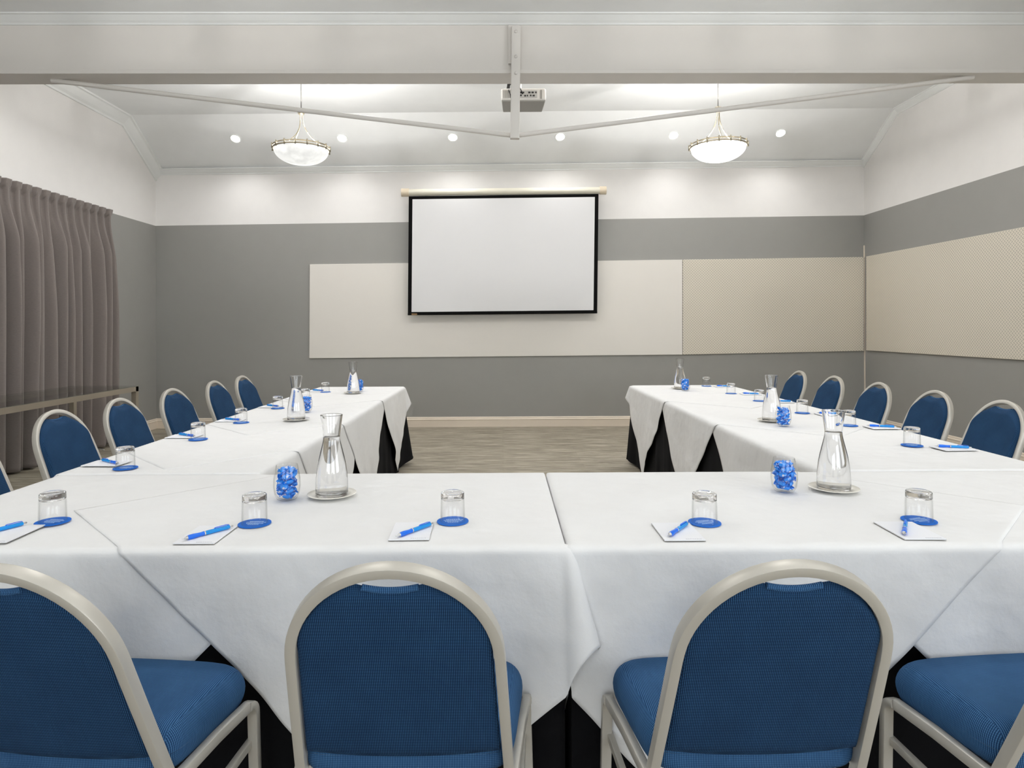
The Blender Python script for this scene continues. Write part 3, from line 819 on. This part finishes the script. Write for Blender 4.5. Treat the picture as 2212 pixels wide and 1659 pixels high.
def make_pen():
    r = empty('ballpoint_pen', (0, 0, 0))     # lies along +x, tip at -x
    def lx(prof, mat, nm, par=r):
        m = MB(); n = 20
        m.add([(x, rr * cos(2 * pi * i / n), .0062 + rr * sin(2 * pi * i / n)) for rr, x in prof for i in range(n)], [(j * n + i, j * n + (i + 1) % n, (j + 1) * n + (i + 1) % n, (j + 1) * n + i) for j in range(len(prof) - 1) for i in range(n)])
        return m.build(nm, mat, par, True, angle=50)
    lx([(.0003, -.071), (.0009, -.0705), (.0011, -.067), (.0035, -.059), (.0052, -.056), (.0052, -.0552)], 'pen_silver', 'tip')
    lx([(.0052, -.056), (.0062, -.05), (.0064, -.04), (.0054, -.028), (.0050, -.02), (.0056, -.014), (.0056, -.012)], 'pen_blue', 'grip')
    lx([(.0056, -.012), (.0061, -.0115), (.0061, -.009), (.0056, -.0085)], 'pen_silver', 'ring')
    lx([(.0056, -.0085), (.0055, .02), (.0053, .055), (.0046, .0595), (.0003, .060)], 'pen_cyan', 'barrel')
    lx([(.0024, .0595), (.0026, .068), (.002, .0695), (.0003, .07)], 'pen_silver', 'button')
    MB().tube([(.058, 0, .0125), (.05, 0, .0138), (.02, 0, .0136), (.017, 0, .0122)], .0042, .0016, side=(0, 1, 0)).build('clip', 'pen_blue', r, True)
    return remember(r)
CAR = [(.0395, .0), (.0425, .0025), (.0435, .008), (.0432, .03), (.0415, .06), (.037, .095), (.0295, .13), (.0245, .152), (.0228, .165), (.0232, .178), (.0262, .205), (.0292, .228), (.0298, .232)]
def interp(prof, z):
    for (r0, z0), (r1, z1) in zip(prof, prof[1:]):
        if z0 <= z <= z1: return r0 + (r1 - r0) * (z - z0) / (z1 - z0)
    return prof[-1][0]
def smooth_prof(prof, n=46):
    out = []
    z0, z1 = prof[0][1], prof[-1][1]
    P = [(prof[0][0], prof[0][1])] + prof + [prof[-1]]
    for i in range(1, len(P) - 2):
        for k in range(4):
            t_ = k / 4; a, b_, c_, d_ = P[i - 1], P[i], P[i + 1], P[i + 2]
            out.append(tuple(.5 * ((2 * b_[j]) + (-a[j] + c_[j]) * t_ + (2 * a[j] - 5 * b_[j] + 4 * c_[j] - d_[j]) * t_ ** 2 + (-a[j] + 3 * b_[j] - 3 * c_[j] + d_[j]) * t_ ** 3) for j in (0, 1)))
    out.append(prof[-1]); return out
CARS = 1.17
def make_carafe():
    prof = [(r * 1.2, z * 1.135) for r, z in smooth_prof(CAR)]
    th = .0022
    inn = [(r - th, z) for r, z in prof if z > .012][::-1]
    root = empty('water_carafe', (0, 0, 0))
    m = MB(); m.lathe([(.0004, .002), (.03, .002)] + prof + [(prof[-1][0] - .0011, prof[-1][1] + .0012)] + inn + [(inn[-1][0] * .9, .0095), (inn[-1][0] * .6, .0085), (.0004, .0085)], 56)
    m.build('flask', 'glass', root, True, angle=60)
    wl = .193
    wp = [(r - th + .0003, z) for r, z in prof if .012 < z < wl]
    m = MB(); m.lathe([(.0004, .0083), (wp[0][0] * .6, .0083), (wp[0][0] * .9, .0093)] + wp + [(wp[-1][0], wl), (wp[-1][0] - .002, wl - .0008), (.0004, wl - .001)], 56)
    m.build('water', 'water', root, True, angle=60)
    return remember(root)
def make_saucer():
    r = .079
    m = MB(); m.lathe([(.0004, .0), (.03, .0), (.034, .0015), (.055, .0045), (r - .002, .0095), (r, .0108), (r - .001, .0118), (.057, .0078), (.05, .0055), (.0004, .0050)], 56)
    return m.build('saucer', 'saucer_white', None, True, angle=60)
def make_candy_glass():
    prof = [(.0004, .0), (.024, .0), (.031, .004), (.039, .02), (.0425, .045), (.0415, .07), (.037, .095), (.0335, .112), (.033, .1135), (.032, .1125)]
    inn = [(.0355, .095), (.0398, .07), (.0408, .045), (.0372, .022), (.028, .008), (.0004, .006)]
    m = MB(); m.lathe(prof + inn, 48)
    return m.build('stemless_glass', 'thin_glass', None, True, angle=60)
def make_sweet():
    m = MB(); n = 12; q = random.Random(11)
    prof = [(-.017, .0075), (-.0145, .0055), (-.012, .0022), (-.0105, .0045), (-.007, .0078), (0, .009), (.007, .0078), (.0105, .0045), (.012, .0022), (.0145, .0055), (.017, .0078)]
    vs = []
    for j, (x, r_) in enumerate(prof):
        for i in range(n):
            a = 2 * pi * i / n
            flat = .75 if abs(x) < .012 else .35
            k_ = 1 + q.uniform(-.16, .16)
            vs.append((x + q.uniform(-.001, .001), r_ * cos(a) * k_, r_ * sin(a) * k_ * flat))
    m.add(vs, [(j * n + i, j * n + (i + 1) % n, (j + 1) * n + (i + 1) % n, (j + 1) * n + i) for j in range(len(prof) - 1) for i in range(n)])
    return m.build('wrapped_sweet', 'sweet', None, False)
glassP, coasterP, padP, penP, carafeP, saucerP, candyP, sweetP = make_tumbler(), make_coaster(), make_pad(), make_pen(), make_carafe(), make_saucer(), make_candy_glass(), make_sweet()
used = set()
def place(proto, loc, rz, label, cat, group, rot=None):
    if proto.name not in used: used.add(proto.name); o = proto
    else: o = copy_tree(proto)
    o.location = loc; o.rotation_euler = rot or (0, 0, rz)
    return tag(o, label, cat, group)

# settings: (coaster px), pad centre, pen tip px & end px
front = [((114, 1127), (-1.30, None), ((-55, 1158), (46, 1133)), 'far left of the front tables'),
         ((550, 1131), (410, 1157), ((397, 1165), (500, 1138)), 'front left table, beside the sweet glass'),
         ((978, 1126), (893, 1150), ((854, 1160), (936, 1131)), 'front row, just left of the table seam'),
         ((1522, 1129), (1463, 1150), ((1441, 1160), (1488, 1129)), 'front row, first right of the table seam'),
         ((1985, 1124), (1958, 1147), ((1952, 1159), (1957, 1124)), 'front right table, right of the big carafe')]
pads_px = [(-20, 1150), (440, 1156), (890, 1149), (1468, 1151), (1962, 1147)]
padc = []
for i, (c_px, _, pen_px, where) in enumerate(front):
    c_ = onZ(c_px[0], c_px[1], ZC)
    place(coasterP, c_, -.08 + .1 * i, 'round blue printed coaster, ' + where, 'coaster', 'blue coasters under the upturned glasses')
    place(glassP, c_ + Vector((0, 0, .0022)), 0, 'upturned glass tumbler on a blue coaster, ' + where, 'glass', 'upturned tumblers')
pad_corners = [(-78, 1175), (372, 1177), (838, 1169), (1436, 1170), (1955, 1167)]   # near-left corners
pad_rots = [0.02, 0.0, 0.03, .0, -.03]
for i, (cx_, cy_) in enumerate(pad_corners):
    q = onZ(cx_, cy_, ZC); rz = pad_rots[i]
    ctr = q + Vector((.053 * cos(rz) - .074 * sin(rz), .053 * sin(rz) + .074 * cos(rz), 0)) + Vector((0, .002, 0))
    place(padP, ctr, rz, 'white notepad under a pen, ' + front[i][3], 'notepad', 'white notepads on the tables')
    a, b_ = onZ(*front[i][2][0], ZC + .008), onZ(*front[i][2][1], ZC + .008)
    mid_ = (a + b_) / 2; mid_.z = ZC + .0036
    place(penP, mid_, math.atan2(b_.y - a.y, b_.x - a.x), 'blue pen on a notepad, ' + front[i][3], 'pen', 'blue pens on the notepads')
lw = ['nearest on the left arm', 'second from the front on the left arm', 'third from the front on the left arm', 'fourth from the front on the left arm', 'fifth from the front on the left arm, behind a carafe', 'farthest on the left arm']
for (px_, py2), w_ in zip([(271, 1011), (428, 949), (521, 913), (600, 882), (660, 863), (703, 847)], lw):
    c_ = onZ(px_, py2, ZC); jit = rnd.uniform(-.1, .1)
    place(coasterP, c_, jit, 'round blue printed coaster, ' + w_, 'coaster', 'blue coasters under the upturned glasses')
    place(glassP, c_ + Vector((0, 0, .0022)), jit, 'upturned glass tumbler on a coaster, ' + w_, 'glass', 'upturned tumblers')
    pc = c_ + Vector((-.125, .085, 0)); pc.x = max(pc.x, -1.635)
    place(padP, pc, -pi / 2 + jit * .5, 'white notepad under a pen, ' + w_, 'notepad', 'white notepads on the tables')
    place(penP, pc + Vector((.012, 0, .0036)), radians(-28) + jit + pi, 'blue pen on a notepad, ' + w_, 'pen', 'blue pens on the notepads')
rw = [x.replace('left', 'right') for x in lw]; rw[1] = 'second from the front on the right arm, behind a carafe'; rw[4] = 'second from the far end on the right arm'
for (px_, py2), w_ in zip([(1970, 962), (1834, 919), (1733, 892), (1640, 866), (1579, 850), (1526, 834)], rw):
    c_ = onZ(px_, py2, ZC); jit = rnd.uniform(-.1, .1)
    place(coasterP, c_, jit, 'round blue printed coaster, ' + w_, 'coaster', 'blue coasters under the upturned glasses')
    place(glassP, c_ + Vector((0, 0, .0022)), jit, 'upturned glass tumbler on a coaster, ' + w_, 'glass', 'upturned tumblers')
    pc = c_ + Vector((.13, -.085, 0))
    place(padP, pc, pi / 2 + jit * .5, 'white notepad under a pen, ' + w_, 'notepad', 'white notepads on the tables')
    place(penP, pc + Vector((.0, 0, .0036)), radians(-25) + jit, 'blue pen on a notepad, ' + w_, 'pen', 'blue pens on the notepads')

cw = [((717, 1072), (620, 1079), 'on the front left table'), ((640, 908), (661, 890), 'at the middle of the left table arm'), ((763, 850), (776, 845), 'at the far end of the left table arm'),
      ((1801, 1059), (1694, 1062), 'on the front right table'), ((1667, 910), (1692, 920), 'at the middle of the right table arm'), ((1469, 840), (1480, 844), 'at the far end of the right table arm')]
for ci, (cp, sp_, w_) in enumerate(cw):
    c_ = onZ(cp[0], cp[1], ZC)
    place(saucerP, c_, 0, 'white saucer under the water carafe ' + w_, 'saucer', 'white saucers under carafes')
    place(carafeP, c_ + Vector((0, 0, .0035)), 0, 'glass water carafe ' + w_, 'carafe', 'water carafes on the tables')
    s_ = onZ(sp_[0], sp_[1], ZC)
    place(candyP, s_ + Vector((0, 0, .0)), 0, 'stemless glass filled with blue wrapped sweets ' + w_, 'glass', 'glasses of blue wrapped sweets')
    q = random.Random(20 + ci)
    z = .0165; lay = 0
    while z < .109:
        rr = interp([(.024, .0), (.037, .022), (.041, .045), (.040, .07), (.0355, .095), (.033, .12)], z)
        nn = 4
        for k in range(nn):
            a = 2 * pi * k / nn + lay * .8 + q.uniform(-.2, .2); r_ = max(.006, rr - .0165)
            sc = q.uniform(1.05, 1.22)
            o = place(sweetP, s_ + Vector((r_ * cos(a), r_ * sin(a), z + q.uniform(-.002, .002))), 0, 'blue wrapped sweet in the glass ' + w_, 'sweet', 'wrapped sweets in the glass ' + w_,
                      rot=(q.uniform(0, 6), q.uniform(-.35, .35), a + pi / 2 + q.uniform(-.35, .35)))
            o.scale = (sc, sc, sc)
        z += .0155; lay += 1

# ------------------------------------------------------------------ curtain
def curtain():
    root = empty('pleated_curtain', (XL + .10, 5.0, 0)); ox, oy = XL + .10, 5.0
    y0, y1 = 3.6, 7.39; ztop = 2.655; pitch = .125; N = int((y1 - y0) / pitch); fine_ = N * 20
    q = random.Random(4)
    am_ = [q.uniform(.6, 1.2) for _ in range(N + 3)]; am = am_
    def sm(x, a_, b_): x = min(1, max(0, (x - a_) / (b_ - a_))); return x * x * (3 - 2 * x)
    def prof(s, t_):   # s in pleat units, t_ 0 top .. 1 bottom
        i = int(s) % (N + 1); f = s - int(s); g_ = abs(f - .5)
        head = sm(.34 - g_, 0, .07) * .036
        pinch = sm(.16 - g_, 0, .09) * .044
        s2 = s + .22 * sin(s * 1.7) * t_
        w1 = .5 + .5 * cos(2 * pi * (s2 - .5))
        w2 = .5 + .5 * cos(2 * pi * (s2 * .5 + .1))
        wide = (w1 ** .85) * .118 * (.92 + .3 * sin(s * 2.3) + .15 * sin(s * 5.1 + 1)) * (1 - .3 * t_) + (w2 ** .8) * .055 * sm(t_, .05, .5)
        k1 = sm(t_, .022, .036); k2 = sm(t_, .045, .22)
        v0 = head * (1 - k1) + pinch * k1
        return v0 * (1 - k2) + wide * k2 + .012
    m = MB(); NV = 90
    def fn(u, v):
        s = u * N; z = ztop - (ztop - .02) * v
        sw_ = .02 * sin(s * .9) * v
        flare = .018 * max(0, 1 - v / .035)
        y = y0 + (y1 - y0) * u + sw_ + (0.0 if u < .995 else 0)
        return (prof(s, v) + flare - .04, y - oy, z)
    m.grid(fine_, NV, lambda u, v: fn(u, v ** 1.25))
    o = m.build('drape', 'curtain', root, True, angle=180, fix=False)
    so = o.modifiers.new('thickness', 'SOLIDIFY'); so.thickness = .003
    MB().box(-.06, -.02, y0 - oy, y1 - oy - .02, ztop - .05, ztop - .015).build('track', 'paint_cornice', root)
    return tag(root, 'grey pinch-pleated full-length curtain along the left wall', 'curtain')
curtain()

# ------------------------------------------------------------------ glass console table
ct = empty('console_table', (-3.88, 5.4, 0)); ct.rotation_euler = (0, 0, 0)
ZK = .74
hx, y0_, y1_ = .325, -.93, .93
fw = .045
m = MB(); 
for a, b_, c_, d_ in ((-hx, hx, y0_, y0_ + fw), (-hx, hx, y1_ - fw, y1_), (-hx, -hx + fw, y0_, y1_), (hx - fw, hx, y0_, y1_)):
    m.box(a, b_, c_, d_, ZK - .045, ZK)
m.build('top_frame', 'steel', ct)
bevel(MB().box(-hx + .004, hx - .004, y0_ + .004, y1_ - .004, ZK + .0005, ZK + .0085).build('glass_top', 'table_glass', ct), .002)
for sx in (-1, 1):
    for sy in (-1, 1):
        x = sx * (hx - fw / 2); y = sy * (y1_ - fw / 2)
        MB().box(x - fw / 2, x + fw / 2, y - fw / 2, y + fw / 2, 0, ZK - .045).build('leg', 'steel', ct)
tag(ct, 'glass-topped metal console table in front of the grey curtain', 'table')
# cable on the floor
m = MB(); m.tube([onZ(190 + 5 * i, 969.5 + 1.2 * sin(i * 1.1) + .3 * i * .5, .006) for i in range(8)], .004, None, 6)
tag(m.build('floor_cable', 'cable_white', None, True), 'thin white cable lying on the floor below the curtain', 'cable')

# ------------------------------------------------------------------ world and view
wd = bpy.data.worlds.new('World'); S.world = wd; wd.use_nodes = True
nt = wd.node_tree; bg = nt.nodes['Background']
sky = nt.nodes.new('ShaderNodeTexSky'); sky.sky_type = 'NISHITA'; sky.sun_disc = False; sky.sun_elevation = radians(35)
nt.links.new(sky.outputs[0], bg.inputs[0]); bg.inputs[1].default_value = 0.2
S.view_settings.view_transform = 'Standard'; S.view_settings.look = 'None'
S.view_settings.gamma = 1.0; S.view_settings.use_curve_mapping = False
S.view_settings.exposure = 0.38
try:
    S.cycles.max_bounces = 12; S.cycles.diffuse_bounces = 5; S.cycles.transmission_bounces = 12; S.cycles.glossy_bounces = 6
    S.cycles.transparent_max_bounces = 16; S.cycles.sample_clamp_indirect = 4.0; S.cycles.use_denoising = True
    S.cycles.caustics_refractive = True; S.cycles.caustics_reflective = False
except Exception: pass
